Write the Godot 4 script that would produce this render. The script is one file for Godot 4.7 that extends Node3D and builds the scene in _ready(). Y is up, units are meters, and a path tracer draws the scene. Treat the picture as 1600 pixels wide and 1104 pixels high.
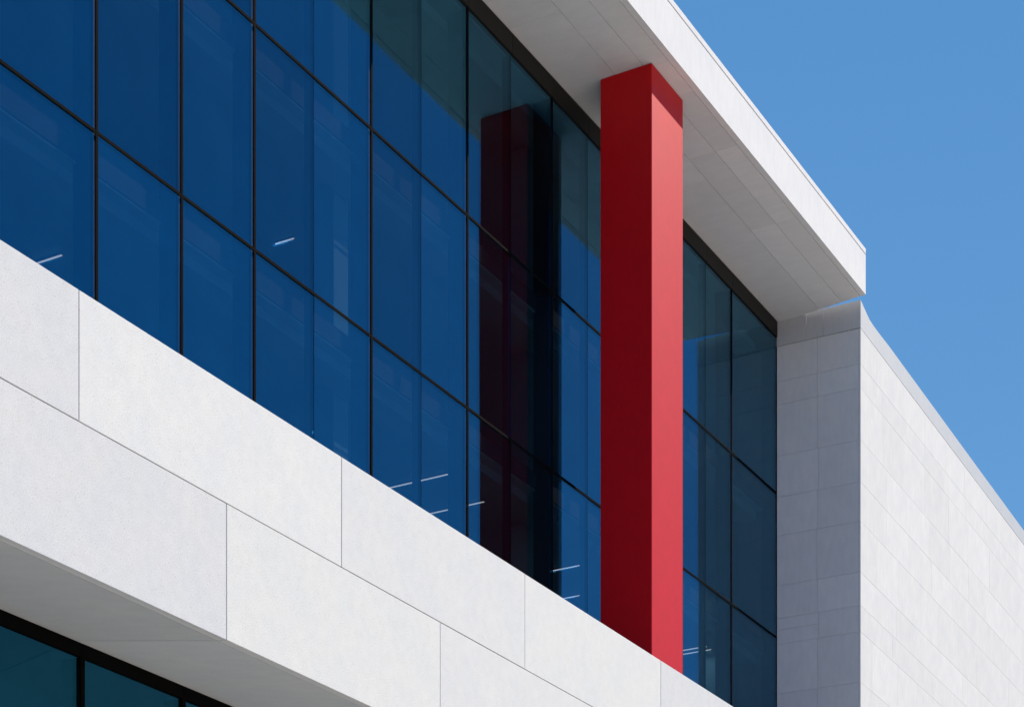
extends Node3D
# A white stone office building with a blue glass front, seen from the street with a shifted lens.
# x runs along the glass front, z points out of it towards the street, y is up; the glass stands at z = 0.

const GLASS_END := 44.03          # where the glass front meets the stone wing
const GLASS_START := 10.8
const BACK := -9.0                # back of the rooms behind the glass
const SOFFIT := 24.02             # underside of the roof canopy
const CANOPY_FRONT := 2.19
const CANOPY_TOP := 25.01
const BAND_FRONT := 2.05          # face of the white stone band
const BAND_BOTTOM := 10.07
const BAND_JOINT := 11.77
const BAND_TOP := 13.26
const LOW_GLASS := -0.41          # the storey under the band stands back
const TRANSOMS := [16.93, 20.17]

var mat := {}
var rng := RandomNumberGenerator.new()
var used := {}


func _ready() -> void:
	rng.seed = 4711
	# camera: level, with the lens shifted upwards
	var cam := Camera3D.new()
	cam.name = "camera"
	add_child(cam)
	cam.position = Vector3(0, 1.6, 18)
	cam.rotation_degrees = Vector3(0, -60.5435, 0)
	cam.projection = Camera3D.PROJECTION_FRUSTUM
	cam.near = 0.2
	cam.size = 2.0 * 0.168515 * cam.near
	cam.frustum_offset = Vector2(0, 0.460669 * cam.near)
	cam.far = 3000.0
	cam.current = true
	# sky
	var sky_look := ProceduralSkyMaterial.new()
	sky_look.sky_top_color = Color(0.276, 0.486, 0.695)
	sky_look.sky_horizon_color = Color(0.498, 0.688, 0.88)
	sky_look.sky_curve = 0.2
	sky_look.ground_bottom_color = Color(0.30, 0.30, 0.30)
	sky_look.ground_horizon_color = Color(0.42, 0.45, 0.48)
	sky_look.sun_angle_max = 1.0
	var sky := Sky.new()
	sky.sky_material = sky_look
	var env := Environment.new()
	env.background_mode = Environment.BG_SKY
	env.sky = sky
	env.background_energy_multiplier = 1.0
	env.tonemap_mode = Environment.TONE_MAPPER_LINEAR
	env.tonemap_exposure = 1.3
	env.sdfgi_enabled = true
	env.ssao_enabled = true
	env.ssil_enabled = true
	var world := WorldEnvironment.new()
	world.name = "world_environment"
	world.environment = env
	add_child(world)
	# sun: the canopy's shadow drops 0.52 m over 0.40 m, and only faces towards +x and +z are lit
	var sun := DirectionalLight3D.new()
	sun.name = "sun"
	add_child(sun)
	var high := deg_to_rad(40.1)
	var round_ := deg_to_rad(50.0)
	sun.look_at_from_position(Vector3(cos(high) * sin(round_), sin(high), cos(high) * cos(round_)) * 100.0, Vector3.ZERO)
	sun.light_color = Color(1.0, 0.95, 0.885)
	sun.light_energy = 1.25
	sun.light_angular_distance = 0.5
	sun.shadow_enabled = true

	make_materials()
	build_ground()
	build_rooms()
	build_upper_glass()
	build_lower_glass()
	build_band()
	build_canopy()
	build_wing()
	build_column()
	build_lamps()


# ---------------------------------------------------------------- materials

func noise_bytes(seed_: int, side: int, frequency: float, octaves: int, stretch := 1) -> PackedByteArray:
	var n := FastNoiseLite.new()
	n.seed = seed_
	n.noise_type = FastNoiseLite.TYPE_SIMPLEX_SMOOTH
	n.frequency = frequency
	n.fractal_type = FastNoiseLite.FRACTAL_FBM
	n.fractal_octaves = octaves
	var im := n.get_seamless_image(side, side / stretch)
	if stretch > 1:
		im.resize(side, side, Image.INTERPOLATE_CUBIC)
	im.convert(Image.FORMAT_L8)
	return im.get_data()


# a mineral surface: broad clouds, medium mottling, fine grain and a few dark pores round a mean tone
func mineral(seed_: int, side: int, tone: Color, clouds: float, mottle: float, grain: float, pores: float, stretch := 1) -> Array:
	var a := noise_bytes(seed_, side, 2.6 / side, 3)
	var b := noise_bytes(seed_ + 1, side, 14.0 / side, 3, stretch)
	var c := noise_bytes(seed_ + 2, side, 150.0 / side, 3, stretch)
	var d := noise_bytes(seed_ + 3, side, 90.0 / side, 1)
	var rgb := PackedByteArray()
	rgb.resize(side * side * 3)
	var relief := PackedByteArray()
	relief.resize(side * side)
	for i in side * side:
		var pit := maxf(0.0, d[i] / 255.0 - 0.86) * 7.0
		var v := 1.0 + clouds * (a[i] / 127.5 - 1.0) + mottle * (b[i] / 127.5 - 1.0) + grain * (c[i] / 127.5 - 1.0) - pores * pit
		var warm := 0.006 * (a[i] / 127.5 - 1.0)
		rgb[i * 3] = clampi(int(255.0 * tone.r * (v + warm)), 0, 255)
		rgb[i * 3 + 1] = clampi(int(255.0 * tone.g * v), 0, 255)
		rgb[i * 3 + 2] = clampi(int(255.0 * tone.b * (v - warm)), 0, 255)
		relief[i] = clampi(int(128.0 + 60.0 * (c[i] / 127.5 - 1.0) + 30.0 * (b[i] / 127.5 - 1.0) - 60.0 * pit), 0, 255)
	return [ImageTexture.create_from_image(Image.create_from_data(side, side, false, Image.FORMAT_RGB8, rgb)), ImageTexture.create_from_image(Image.create_from_data(side, side, false, Image.FORMAT_L8, relief))]


func textured(called: String, maps: Array, metres: Vector3, tint: Color, rough: float, relief_cm: float, offset := Vector3.ZERO) -> StandardMaterial3D:
	var m := StandardMaterial3D.new()
	m.resource_name = called
	m.albedo_color = tint
	m.albedo_texture = maps[0]
	m.roughness = rough
	m.uv1_triplanar = true
	m.uv1_world_triplanar = true
	m.uv1_triplanar_sharpness = 8.0
	m.uv1_scale = Vector3(1.0 / metres.x, 1.0 / metres.y, 1.0 / metres.z)
	m.uv1_offset = offset
	if relief_cm > 0.0:
		m.heightmap_enabled = true
		m.heightmap_texture = maps[1]
		m.heightmap_scale = relief_cm
	return m


func plain(called: String, color: Color, rough: float, metal := 0.0, specular := 0.5) -> StandardMaterial3D:
	var m := StandardMaterial3D.new()
	m.resource_name = called
	m.albedo_color = color
	m.roughness = rough
	m.metallic = metal
	m.metallic_specular = specular
	return m


func make_materials() -> void:
	var stone := mineral(11, 1024, Color(0.822, 0.822, 0.825), 0.009, 0.014, 0.075, 0.17)
	var slab := mineral(31, 1024, Color(0.83, 0.83, 0.832), 0.010, 0.016, 0.02, 0.05, 4)
	var render := mineral(51, 1024, Color(0.83, 0.83, 0.832), 0.010, 0.014, 0.018, 0.02, 3)
	var paving := mineral(71, 512, Color(0.785, 0.75, 0.70), 0.05, 0.05, 0.06, 0.2)
	var film := mineral(91, 256, Color(0.95, 0.95, 0.95), 0.02, 0.02, 0.0, 0.0)
	for k in 4:
		var t: float = [1.0, 0.968, 1.006, 0.99][k]
		var off := Vector3(0.31 * k, 0.57 * k, 0.19 * k)
		mat["stone%d" % k] = textured("white stone", stone, Vector3.ONE * 3.1, Color(t, t * [1.0, 1.002, 1.0, 1.0][k], t * [0.985, 1.0, 0.988, 0.99][k]), 0.92, 0.08, off)
		var s: float = [0.972, 0.959, 0.98, 0.965][k]
		mat["slab%d" % k] = textured("white wing stone", slab, Vector3(2.3, 1.9, 2.3), Color(s, s, s * 0.994), 0.92, 0.06, off)
		mat["soffit%d" % k] = textured("white painted soffit", render, Vector3(3.4, 3.4, 3.4), Color(t, t, t), 0.85, 0.03, off)
	mat.fascia = textured("white fascia", render, Vector3(2.7, 2.7, 2.7), Color(1, 1, 1), 0.9, 0.04)
	mat.coping = textured("grey metal coping", render, Vector3(1.3, 1.3, 1.3), Color(0.86, 0.87, 0.875), 0.5, 0.0)
	mat.paving = textured("pale paving", paving, Vector3.ONE * 4.0, Color(1, 1, 1), 0.9, 0.2)
	mat.joint = plain("dark joint", Color(0.16, 0.16, 0.165), 0.9)
	mat.core = plain("concrete core", Color(0.45, 0.45, 0.45), 0.9)
	mat.black = plain("black anodised metal", Color(0.05, 0.047, 0.045), 0.75, 0.0, 0.1)
	mat.head = plain("dark bronze panel", Color(0.115, 0.105, 0.09), 0.6, 0.0, 0.3)
	mat.fin = plain("grey aluminium fin", Color(0.22, 0.24, 0.26), 0.5, 0.3)
	mat.seal = plain("black sealant", Color(0.03, 0.03, 0.032), 0.9, 0.0, 0.05)
	var paint := mineral(111, 512, Color(0.94, 0.94, 0.94), 0.012, 0.02, 0.02, 0.0, 2)
	mat.red = textured("red painted metal", paint, Vector3.ONE * 1.7, Color(0.80, 0.015, 0.062), 0.42, 0.0)
	mat.red.metallic_specular = 0.33
	mat.wall = plain("glass-tinted room wall", Color(0.40, 0.62, 0.72), 0.9)  # blue cast of light through the panes is put into the wall colour
	mat.ceiling = plain("pale glass-tinted ceiling", Color(0.50, 0.76, 0.86), 0.9)  # ceilings, bulkheads, inner columns: colour carries the teal that glass gives transmitted light
	mat.edge = plain("dim glass-tinted slab edge", Color(0.24, 0.36, 0.43), 0.9)  # slab colour also holds the blue tint of light coming through the glass
	mat.carpet = plain("grey carpet", Color(0.30, 0.31, 0.33), 1.0)
	mat.housing = plain("grey lamp housing", Color(0.5, 0.5, 0.5), 0.5)
	mat.lamp = plain("lit diffuser", Color(0.9, 0.9, 0.9), 0.5)
	mat.lamp.emission_enabled = true
	mat.lamp.emission = Color(0.95, 0.98, 1.0)
	mat.lamp.emission_energy_multiplier = 1.1
	# solar control glass: a blue metallic coating that reflects much of the light and lets a part through
	for k in 3:
		var g := plain("blue solar glass", [Color(0.17, 0.53, 0.67, 0.54), Color(0.165, 0.495, 0.63, 0.54), Color(0.175, 0.55, 0.695, 0.54)][k], 0.02, 1.0)
		g.albedo_texture = film[0]
		g.uv1_triplanar = true
		g.uv1_world_triplanar = true
		g.uv1_scale = Vector3.ONE * 0.3
		g.transparency = BaseMaterial3D.TRANSPARENCY_ALPHA
		mat["glass%d" % k] = g


# ---------------------------------------------------------------- shapes

func poly(st: SurfaceTool, points: Array, centre: Vector3) -> void:
	var n: Vector3 = (points[1] - points[0]).cross(points[2] - points[0]).normalized()
	if n.dot((points[0] + points[2]) * 0.5 - centre) < 0.0:
		points.reverse()
		n = -n
	for k in range(1, points.size() - 1):   # front faces run clockwise
		for p in [points[0], points[k + 1], points[k]]:
			st.set_normal(n)
			st.add_vertex(p)


func begin() -> SurfaceTool:
	var st := SurfaceTool.new()
	st.begin(Mesh.PRIMITIVE_TRIANGLES)
	return st


func add_box(st: SurfaceTool, lo: Vector3, hi: Vector3) -> void:
	add_hexa(st, [Vector3(lo.x, lo.y, lo.z), Vector3(hi.x, lo.y, lo.z), Vector3(hi.x, hi.y, lo.z), Vector3(lo.x, hi.y, lo.z), Vector3(lo.x, lo.y, hi.z), Vector3(hi.x, lo.y, hi.z), Vector3(hi.x, hi.y, hi.z), Vector3(lo.x, hi.y, hi.z)])


# eight corners: four round the back, four round the front in the same order
func add_hexa(st: SurfaceTool, p: Array) -> void:
	var centre := Vector3.ZERO
	for q in p:
		centre += q / 8.0
	for f in [[0, 1, 2, 3], [4, 5, 6, 7], [0, 1, 5, 4], [3, 2, 6, 7], [0, 3, 7, 4], [1, 2, 6, 5]]:
		poly(st, [p[f[0]], p[f[1]], p[f[2]], p[f[3]]], centre)


# a box with chamfered edges: 44 triangles
func add_chamfered(st: SurfaceTool, lo: Vector3, hi: Vector3, b: float) -> void:
	var c := (lo + hi) * 0.5
	var h := (hi - lo) * 0.5
	for axis in 3:
		var u := (axis + 1) % 3
		var v := (axis + 2) % 3
		for s in [-1.0, 1.0]:
			var face := []
			for k in [[-1, -1], [1, -1], [1, 1], [-1, 1]]:
				face.append(corner(c, h, b, axis, s, u, k[0], v, k[1]))
			poly(st, face, c)
			for t in [-1.0, 1.0]:   # the edge between the faces of axis and u, along v
				poly(st, [corner(c, h, b, axis, s, u, t, v, -1), corner(c, h, b, axis, s, u, t, v, 1), corner(c, h, b, u, t, v, 1, axis, s), corner(c, h, b, u, t, v, -1, axis, s)], c)
	for x in [-1.0, 1.0]:
		for y in [-1.0, 1.0]:
			for z in [-1.0, 1.0]:
				poly(st, [corner(c, h, b, 0, x, 1, y, 2, z), corner(c, h, b, 1, y, 2, z, 0, x), corner(c, h, b, 2, z, 0, x, 1, y)], c)


func corner(c: Vector3, h: Vector3, b: float, full: int, s: float, u: int, su: float, v: int, sv: float) -> Vector3:
	var p := c
	p[full] += s * h[full]
	p[u] += su * (h[u] - b)
	p[v] += sv * (h[v] - b)
	return p


func obj(called: String, st: SurfaceTool, m: Material, parent: Node3D) -> MeshInstance3D:
	var o := MeshInstance3D.new()
	o.mesh = st.commit()
	o.mesh.surface_set_material(0, m)
	o.cast_shadow = GeometryInstance3D.SHADOW_CASTING_SETTING_ON
	put(o, called, parent)
	return o


func put(o: Node3D, called: String, parent: Node3D) -> void:
	var key := [parent, called]
	var n: int = used.get(key, 0)
	used[key] = n + 1
	o.name = called if n == 0 else "%s_%03d" % [called, n]
	parent.add_child(o, true)


func box(called: String, lo: Vector3, hi: Vector3, m: Material, parent: Node3D, bevel := 0.0) -> MeshInstance3D:
	var st := begin()
	if bevel > 0.0:
		add_chamfered(st, lo, hi, bevel)
	else:
		add_box(st, lo, hi)
	return obj(called, st, m, parent)


func thing(called: String, label: String, category: String, at := Vector3.ZERO, group := "") -> Node3D:
	var o := Node3D.new()
	put(o, called, self)
	o.position = at
	o.set_meta("label", label)
	o.set_meta("category", category)
	if group:
		o.set_meta("group", group)
	return o


# ---------------------------------------------------------------- the setting

func build_ground() -> void:
	var st := begin()
	add_box(st, Vector3(-700, -0.3, -700), Vector3(900, 0.0, 900))
	var o := obj("ground", st, mat.paving, self)
	o.set_meta("kind", "structure")


func build_rooms() -> void:
	var t := thing("office_building", "office floors with pale ceilings and inner walls seen dimly through the blue glass", "building")
	var a := GLASS_START
	var b := GLASS_END + 0.1
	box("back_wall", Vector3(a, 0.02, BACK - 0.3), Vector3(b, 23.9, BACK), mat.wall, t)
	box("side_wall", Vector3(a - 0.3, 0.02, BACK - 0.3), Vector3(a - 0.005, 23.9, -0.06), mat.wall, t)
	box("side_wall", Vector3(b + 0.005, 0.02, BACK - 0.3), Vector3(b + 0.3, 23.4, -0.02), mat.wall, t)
	# slabs: structure, carpet above and a ceiling below
	var levels := [[0.06, -0.5], [5.2, -0.5], [13.0, -0.3], [16.93, -0.3], [20.17, -0.3], [24.0, -0.1]]
	for k in levels.size():
		var y: float = levels[k][0]
		var z: float = levels[k][1]
		if k > 0:
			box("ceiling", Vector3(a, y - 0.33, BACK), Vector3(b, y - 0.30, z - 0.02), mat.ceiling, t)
		if k < 5:
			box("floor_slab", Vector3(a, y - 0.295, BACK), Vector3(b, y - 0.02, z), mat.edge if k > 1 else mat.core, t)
			box("carpet", Vector3(a, y - 0.015, BACK), Vector3(b, y, z), mat.carpet, t)
	box("roof_deck", Vector3(a, 23.70, BACK), Vector3(b, 23.98, -0.06), mat.core, t)
	# lowered ceiling edges along the glass, and columns inside
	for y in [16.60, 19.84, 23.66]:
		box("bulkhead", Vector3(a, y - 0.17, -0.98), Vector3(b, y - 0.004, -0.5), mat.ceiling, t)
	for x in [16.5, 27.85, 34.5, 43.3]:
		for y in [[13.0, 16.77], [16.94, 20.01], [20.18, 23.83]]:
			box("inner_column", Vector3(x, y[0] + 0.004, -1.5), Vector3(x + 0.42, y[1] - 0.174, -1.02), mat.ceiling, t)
	# terrace behind the white band
	box("terrace_floor", Vector3(a, 12.55, 0.0), Vector3(GLASS_END - 0.02, 12.85, 1.70), mat.paving, t)


func build_upper_glass() -> void:
	var t := thing("glass_curtain_wall", "tall wall of blue glass panes in thin black mullions above the white stone band", "glass facade")
	var wide := [10.8, 12.5, 14.2, 15.9, 17.3, 19.05, 20.94, 22.69, 24.35, 27.40, 30.34, 33.33, 36.15, 38.92, 41.44, 44.0]
	var thin := [25.84, 28.87, 31.83, 34.74, 37.55, 40.10]
	var stops := wide + thin
	stops.sort()
	var rows := [[12.9, TRANSOMS[0]], [TRANSOMS[0], TRANSOMS[1]], [TRANSOMS[1], 23.66]]
	for i in stops.size() - 1:
		var x0: float = stops[i]
		var x1: float = stops[i + 1]
		var g0 := 0.007 if x0 in thin else 0.012
		var g1 := 0.007 if x1 in thin else 0.012
		for r in rows:
			var w := x1 - x0 - g0 - g1
			var h: float = r[1] - r[0] - 0.03
			var p := box("pane", Vector3(-w / 2, -h / 2, -0.032), Vector3(w / 2, h / 2, 0.0), mat["glass%d" % (rng.randi() % 3)], t)
			p.position = Vector3(x0 + g0 + w / 2, (r[0] + r[1]) / 2, 0)
			p.rotation_degrees = Vector3(rng.randf_range(-0.11, 0.11), rng.randf_range(-0.11, 0.11), 0)
	for x in wide:
		var st := begin()
		add_chamfered(st, Vector3(x - 0.023, 12.9, 0.003), Vector3(x + 0.023, 23.655, 0.016), 0.002)
		obj("mullion", st, mat.black, t)
		box("mullion_fin", Vector3(x - 0.035, 12.9, -0.36), Vector3(x + 0.035, 23.64, -0.036), mat.fin, t)
	for x in thin:
		box("sealant_joint", Vector3(x - 0.007, 12.9, -0.03), Vector3(x + 0.007, 23.64, -0.003), mat.seal, t)
		box("mullion_fin", Vector3(x - 0.02, 12.9, -0.16), Vector3(x + 0.02, 23.64, -0.036), mat.fin, t)
	for y in TRANSOMS:
		for i in wide.size() - 1:   # one bar between each pair of mullions
			box("transom", Vector3(wide[i] + 0.024, y - 0.023, 0.003), Vector3(wide[i + 1] - 0.024, y + 0.023, 0.014), mat.black, t, 0.002)
	for i in stops.size() - 1:
		box("head_panel", Vector3(stops[i] + 0.004, 23.67, -0.05), Vector3(stops[i + 1] - 0.004, SOFFIT - 0.006, 0.03), mat.head, t, 0.003)
	box("base_sill", Vector3(GLASS_START, 12.856, -0.3), Vector3(GLASS_END - 0.02, 12.895, 0.08), mat.black, t)


func build_lower_glass() -> void:
	var t := thing("glass_curtain_wall", "dark glazing with black frames under the white stone band, at the photo's lower left corner", "glass facade", Vector3(0, 0, LOW_GLASS))
	var stops := [10.8, 12.5, 14.62, 16.78, 18.93, 21.11, 23.22, 25.4, 27.55, 29.7, 31.85, 34.0, 36.15, 38.3, 40.45, 42.6, 44.0]
	for i in stops.size() - 1:
		for r in [[0.1, 5.1], [5.1, 10.26]]:
			var w: float = stops[i + 1] - stops[i] - 0.03
			var h: float = r[1] - r[0] - 0.03
			var p := box("pane", Vector3(-w / 2, -h / 2, -0.032), Vector3(w / 2, h / 2, 0.0), mat.glass0, t)
			p.position = Vector3((stops[i] + stops[i + 1]) / 2, (r[0] + r[1]) / 2, 0)
			p.rotation_degrees = Vector3(rng.randf_range(-0.11, 0.11), rng.randf_range(-0.11, 0.11), 0)
		box("transom", Vector3(stops[i] + 0.038, 5.07, 0.004), Vector3(stops[i + 1] - 0.038, 5.13, 0.034), mat.black, t, 0.004)
		box("head_panel", Vector3(stops[i] + 0.003, 10.265, -0.05), Vector3(stops[i + 1] - 0.003, 10.44, 0.03), mat.black, t, 0.003)
	for x in stops:
		box("mullion", Vector3(x - 0.037, 0.1, 0.004), Vector3(x + 0.037, 10.26, 0.045), mat.black, t, 0.004)
		box("mullion_fin", Vector3(x - 0.035, 0.1, -0.30), Vector3(x + 0.035, 10.26, -0.036), mat.fin, t)
	box("base_sill", Vector3(GLASS_START, 0.004, -0.3), Vector3(GLASS_END, 0.095, 0.08), mat.black, t)


func build_band() -> void:
	var t := thing("stone_parapet", "broad white stone band of large panels running below the glass wall", "parapet")
	var a := GLASS_START - 0.3
	var b := 46.0
	var gap := 0.006
	var top := [a, 12.98, 18.26, 23.55, 28.65, 33.60, 38.7, 43.8, b]
	var low := [a, 15.83, 21.0, 26.11, 31.2, 36.3, 41.4, b]
	var thick := 0.06
	var k := 0
	for i in top.size() - 1:
		box("stone_panel", Vector3(top[i] + gap, BAND_JOINT + gap, BAND_FRONT - thick), Vector3(top[i + 1] - gap, BAND_TOP, BAND_FRONT + [0.0, 0.0012, 0.0005, 0.0018][i % 4]), mat["stone%d" % (k % 4)], t, 0.004)
		k += 1
	k = 2
	for i in low.size() - 1:
		box("stone_panel", Vector3(low[i] + gap, BAND_BOTTOM, BAND_FRONT - thick), Vector3(low[i + 1] - gap, BAND_JOINT - gap, BAND_FRONT + [0.001, 0.0, 0.0016, 0.0006][i % 4]), mat["stone%d" % (k % 4)], t, 0.004)
		k += 3
	# behind the panels: a dark backing, the wall itself, the capping on its back edge
	box("backing", Vector3(a, BAND_BOTTOM + 0.03, BAND_FRONT - 0.10), Vector3(b, BAND_TOP - 0.02, BAND_FRONT - thick - 0.004), mat.joint, t)
	box("parapet_wall", Vector3(a, BAND_BOTTOM + 0.5, 1.72), Vector3(b, BAND_TOP - 0.01, BAND_FRONT - 0.105), mat.core, t)
	# soffit rising to the lower glazing: panels and a return strip at the front edge
	for i in low.size() - 1:
		var x0: float = low[i] + 0.008
		var x1: float = low[i + 1] - 0.008
		var st := begin()
		var y0 := BAND_BOTTOM + 0.012
		var z0 := BAND_FRONT - 0.145
		var y1 := 10.45
		var z1 := LOW_GLASS - 0.02
		add_hexa(st, [Vector3(x0, y1, z1), Vector3(x1, y1, z1), Vector3(x1, y1 + 0.05, z1), Vector3(x0, y1 + 0.05, z1), Vector3(x0, y0, z0), Vector3(x1, y0, z0), Vector3(x1, y0 + 0.05, z0), Vector3(x0, y0 + 0.05, z0)])
		obj("soffit_panel", st, mat["soffit%d" % (i % 4)], t)
		box("edge_strip", Vector3(x0, BAND_BOTTOM + 0.004, z0 + 0.022), Vector3(x1, BAND_BOTTOM + 0.05, BAND_FRONT - thick - 0.001), mat.fascia, t)
	box("soffit_backing", Vector3(a, 10.62, LOW_GLASS - 0.02), Vector3(b, 10.8, 1.715), mat.joint, t)
	box("soffit_backing", Vector3(a, 10.55, LOW_GLASS - 0.25), Vector3(b, 12.0, LOW_GLASS - 0.05), mat.joint, t)


func build_canopy() -> void:
	var t := thing("roof_canopy", "deep white roof canopy with a clean fascia projecting over the glass wall", "roof")
	var a := GLASS_START - 0.3
	# its end is cut slightly askew: x at depth z
	var end_at := func(z: float) -> float: return GLASS_END + 0.01 - 0.30 * z / CANOPY_FRONT
	var strips := [[0.035, 1.045, [13.4, 19.5, 25.6, 31.7, 37.8]], [1.053, 1.60, [12.2, 18.3, 24.4, 30.5, 33.9, 36.09, 36.98, 40.0]], [1.608, 2.06, [12.2, 18.3, 24.4, 30.5, 33.9, 34.95, 36.98, 40.0]]]
	var k := 0
	for s in strips:
		var xs: Array = [a] + s[2] + [-1.0]
		for i in xs.size() - 1:
			var z0: float = s[0]
			var z1: float = s[1]
			var x0: float = xs[i] + 0.002
			var last: bool = i == xs.size() - 2
			var xa: float = end_at.call(z0) if last else xs[i + 1] - 0.002
			var xb: float = end_at.call(z1) if last else xs[i + 1] - 0.002
			var st := begin()
			add_hexa(st, [Vector3(x0, SOFFIT, z0), Vector3(xa, SOFFIT, z0), Vector3(xa, SOFFIT + 0.03, z0), Vector3(x0, SOFFIT + 0.03, z0), Vector3(x0, SOFFIT, z1), Vector3(xb, SOFFIT, z1), Vector3(xb, SOFFIT + 0.03, z1), Vector3(x0, SOFFIT + 0.03, z1)])
			obj("soffit_panel", st, mat["soffit%d" % (k % 4)], t)
			k += 1
	var slab := func(called: String, y0: float, y1: float, z0: float, z1: float, m: Material, short := 0.0) -> void:
		var st := begin()
		var xa: float = end_at.call(z0) - short
		var xb: float = end_at.call(z1) - short
		add_hexa(st, [Vector3(a, y0, z0), Vector3(xa, y0, z0), Vector3(xa, y1, z0), Vector3(a, y1, z0), Vector3(a, y0, z1), Vector3(xb, y0, z1), Vector3(xb, y1, z1), Vector3(a, y1, z1)])
		obj(called, st, m, t)
	slab.call("fascia", SOFFIT - 0.006, CANOPY_TOP - 0.132, 2.07, CANOPY_FRONT, mat.fascia)
	slab.call("soffit_backing", SOFFIT + 0.032, SOFFIT + 0.08, 0.0, 2.066, mat.joint, 0.004)
	slab.call("canopy_core", SOFFIT + 0.082, CANOPY_TOP - 0.03, BACK - 0.3, 2.066, mat.fascia, 0.002)
	slab.call("capping_joint", CANOPY_TOP - 0.130, CANOPY_TOP - 0.110, 2.066, CANOPY_FRONT - 0.03, mat.joint, 0.01)
	slab.call("capping", CANOPY_TOP - 0.107, CANOPY_TOP, 1.9, CANOPY_FRONT + 0.004, mat.fascia)


func build_wing() -> void:
	var t := thing("stone_wing", "tall windowless wing clad in white stone slabs with a grey metal coping", "building", Vector3(GLASS_END, 0, 1.966))
	t.rotation_degrees.y = 1.862
	# courses below the coping, heights above the ground; lower ones go on to the ground
	var courses := [23.455, 22.667, 22.145, 20.995, 20.071, 19.202, 18.081, 17.347, 16.769, 15.654, 14.75, 13.85, 12.75, 12.0, 11.2, 10.05, 9.0]
	var length := 24.0
	var gap := 0.002
	for r in courses.size() - 1:
		var y1: float = courses[r] - gap
		var y0: float = courses[r + 1] + gap
		var xs := [0.0]
		var x := rng.randf_range(0.7, 1.9)
		while x < length - 0.6:
			xs.append(x)
			x += rng.randf_range(1.5, 2.1)
		xs.append(length)
		for i in xs.size() - 1:
			if r > 11 and xs[i] > 6.0:
				break
			var x0: float = xs[i] + (gap * 0.5 if i else 0.0)
			box("stone_slab", Vector3(x0, y0, -0.04), Vector3(xs[i + 1] - gap * 0.5, y1, rng.randf_range(0.0, 0.0015)), mat["slab%d" % (rng.randi() % 4)], t, 0.001)
		# the return towards the glass: two slabs to a course, turned back square to the glass front
		box_return(t, y0, y1, -0.99 + rng.randf_range(-0.04, 0.04) * (r % 2), r)
	var lowest: float = courses[courses.size() - 1]
	box("wing_wall", Vector3(0.05, 0.02, -9.0), Vector3(length, 23.44, -0.045), mat.core, t)
	box("plinth_wall", Vector3(0.0, 0.02, -0.04), Vector3(length, 11.995, -0.012), mat.core, t)
	box("plinth_wall", Vector3(0.004, 0.02, -1.9), Vector3(0.045, lowest - gap, -0.05), mat.core, t)
	# coping: the top line sweeps down from the corner and then runs level
	var line := [[0.0, 24.07], [0.3, 23.985], [0.63, 23.90], [0.95, 23.885], [1.25, 23.882], [2.0, 23.90], [10.0, 23.868], [length, 23.83]]
	var st := begin()
	for i in line.size() - 1:
		var p: Array = line[i]
		var q: Array = line[i + 1]
		var mid := Vector3((p[0] + q[0]) / 2, 23.65, -0.15)
		poly(st, [Vector3(p[0], 23.463, 0.004), Vector3(q[0], 23.463, 0.004), Vector3(q[0], q[1], 0.004), Vector3(p[0], p[1], 0.004)], mid)
		poly(st, [Vector3(p[0], 23.463, -0.3), Vector3(q[0], 23.463, -0.3), Vector3(q[0], q[1], -0.3), Vector3(p[0], p[1], -0.3)], mid)
		poly(st, [Vector3(p[0], p[1], -0.3), Vector3(q[0], q[1], -0.3), Vector3(q[0], q[1], 0.004), Vector3(p[0], p[1], 0.004)], mid)
		poly(st, [Vector3(p[0], 23.463, -0.3), Vector3(q[0], 23.463, -0.3), Vector3(q[0], 23.463, 0.004), Vector3(p[0], 23.463, 0.004)], mid)
	poly(st, [Vector3(0, 23.463, 0.004), Vector3(0, 23.463, -0.3), Vector3(0, 24.07, -0.3), Vector3(0, 24.07, 0.004)], Vector3(1, 23.7, -0.15))
	obj("coping", st, mat.coping, t)
	for s in [[0.003, -0.85], [-0.853, -1.25], [-1.253, -1.95]]:
		box("coping_panel", Vector3(-0.008, 23.463, s[1]), Vector3(-0.001, 24.07, s[0]), mat.coping, t, 0.001)
	box("roof_upstand", Vector3(0.001, 23.45, -9.0), Vector3(length, 23.80, -0.305), mat.core, t)


func box_return(t: Node3D, y0: float, y1: float, split: float, r: int) -> void:
	for s in [[-0.044, split], [split - 0.004, -1.95]]:
		var cuts := [y0, y1]
		if (r == 7 or r == 9) and s[1] < -1.5:   # a course whose inner slab is cut once more
			cuts = [y0, y0 + (y1 - y0) * 0.55, y1]
		for c in cuts.size() - 1:
			box("stone_slab", Vector3(-rng.randf_range(0.0, 0.0015), cuts[c] + (0.002 if c else 0.0), s[1]), Vector3(0.044, cuts[c + 1] - (0.002 if c < cuts.size() - 2 else 0.0), s[0]), mat["slab%d" % ((r + int(s[1] < -1.5) * 2 + rng.randi() % 2) % 4)], t, 0.001)


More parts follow.
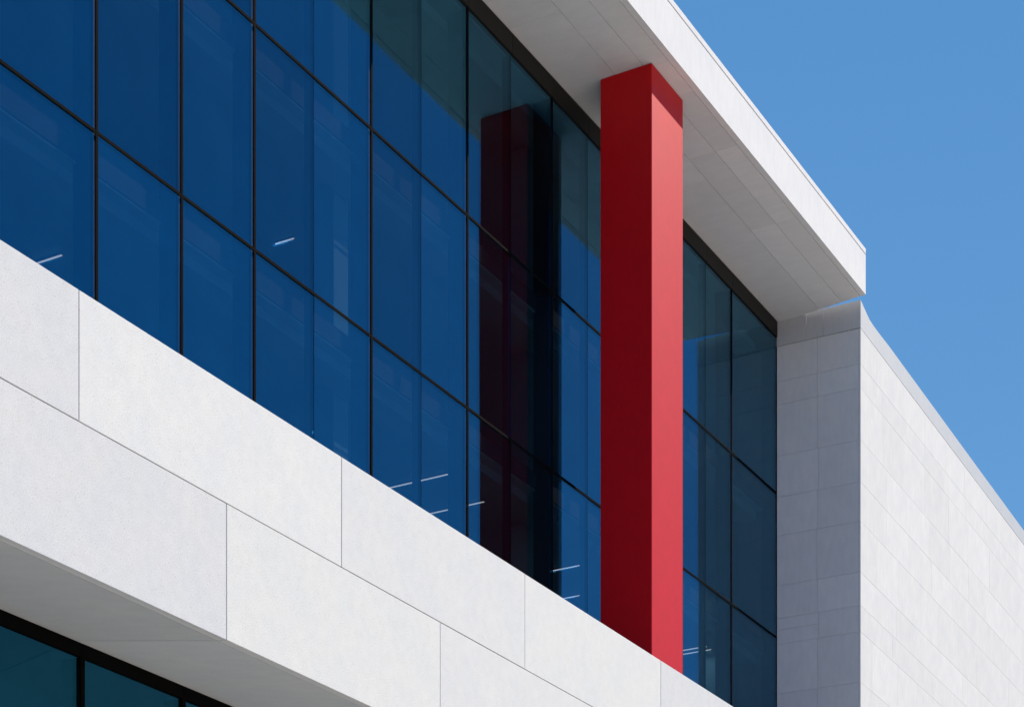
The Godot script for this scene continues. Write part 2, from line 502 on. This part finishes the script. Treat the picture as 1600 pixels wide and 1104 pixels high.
func build_column() -> void:
	var t := thing("red_column", "square bright red column standing between the white band and the canopy", "column", Vector3(34.455, 12.85, 1.265))
	# x 33.79 to 35.12, z 0.75 to 1.78
	var h := Vector3(0.665, 0, 0.515)
	var top := SOFFIT - 12.85 - 0.004
	box("shaft", Vector3(-h.x, 0.02, -h.z), Vector3(h.x, top, h.z), mat.red, t, 0.012)
	box("base_plate", Vector3(-h.x - 0.06, 0.0, -h.z - 0.06), Vector3(h.x + 0.06, 0.018, h.z - 0.1), mat.black, t)


func build_lamps() -> void:
	var spots := [
		[22.55, 16.60, -2.0, -4.4, "lit strip lamp in the leftmost lower glass bay, just above the white band"],
		[31.76, 16.60, -1.2, -4.4, "long lit strip lamp left of the column's reflection, upper of two"],
		[33.15, 16.60, -1.3, -4.4, "long lit strip lamp left of the column's reflection, lower one nearer the white band"],
		[36.88, 16.60, -1.15, -1.95, "short lit strip lamp just left of the red column, upper of two"],
		[38.41, 16.60, -1.95, -2.75, "short lit strip lamp just left of the red column, lower of two"],
		[42.70, 16.60, -1.1, -3.2, "lit strip lamp right of the red column, upper of two"],
		[42.95, 16.60, -1.0, -3.2, "lit strip lamp right of the red column, lower and longer of two"],
		[28.93, 19.84, -2.55, -2.95, "faint strip lamp in the middle row of glass, left of centre"]]
	for s in spots:
		var t := thing("ceiling_light", s[4], "ceiling light", Vector3(s[0], s[1] - 0.003, (s[2] + s[3]) / 2), "strip lamps on the office ceilings")
		var l: float = (s[2] - s[3]) / 2
		box("housing", Vector3(-0.018, -0.03, -l), Vector3(0.018, 0.0, l), mat.housing, t, 0.003)
		box("diffuser", Vector3(-0.014, -0.045, -l + 0.01), Vector3(0.014, -0.032, l - 0.01), mat.lamp, t, 0.004)
		var a := AreaLight3D.new()
		a.area_size = Vector2(0.08, 2.0 * l - 0.04)
		a.light_color = Color(0.95, 0.98, 1.0)
		a.light_energy = 0.25
		a.shadow_enabled = true
		a.set("area_range", 14.0)
		put(a, "lamp_light", t)
		a.position = Vector3(0, -0.05, 0)
		a.rotation_degrees = Vector3(-90, 0, 0)
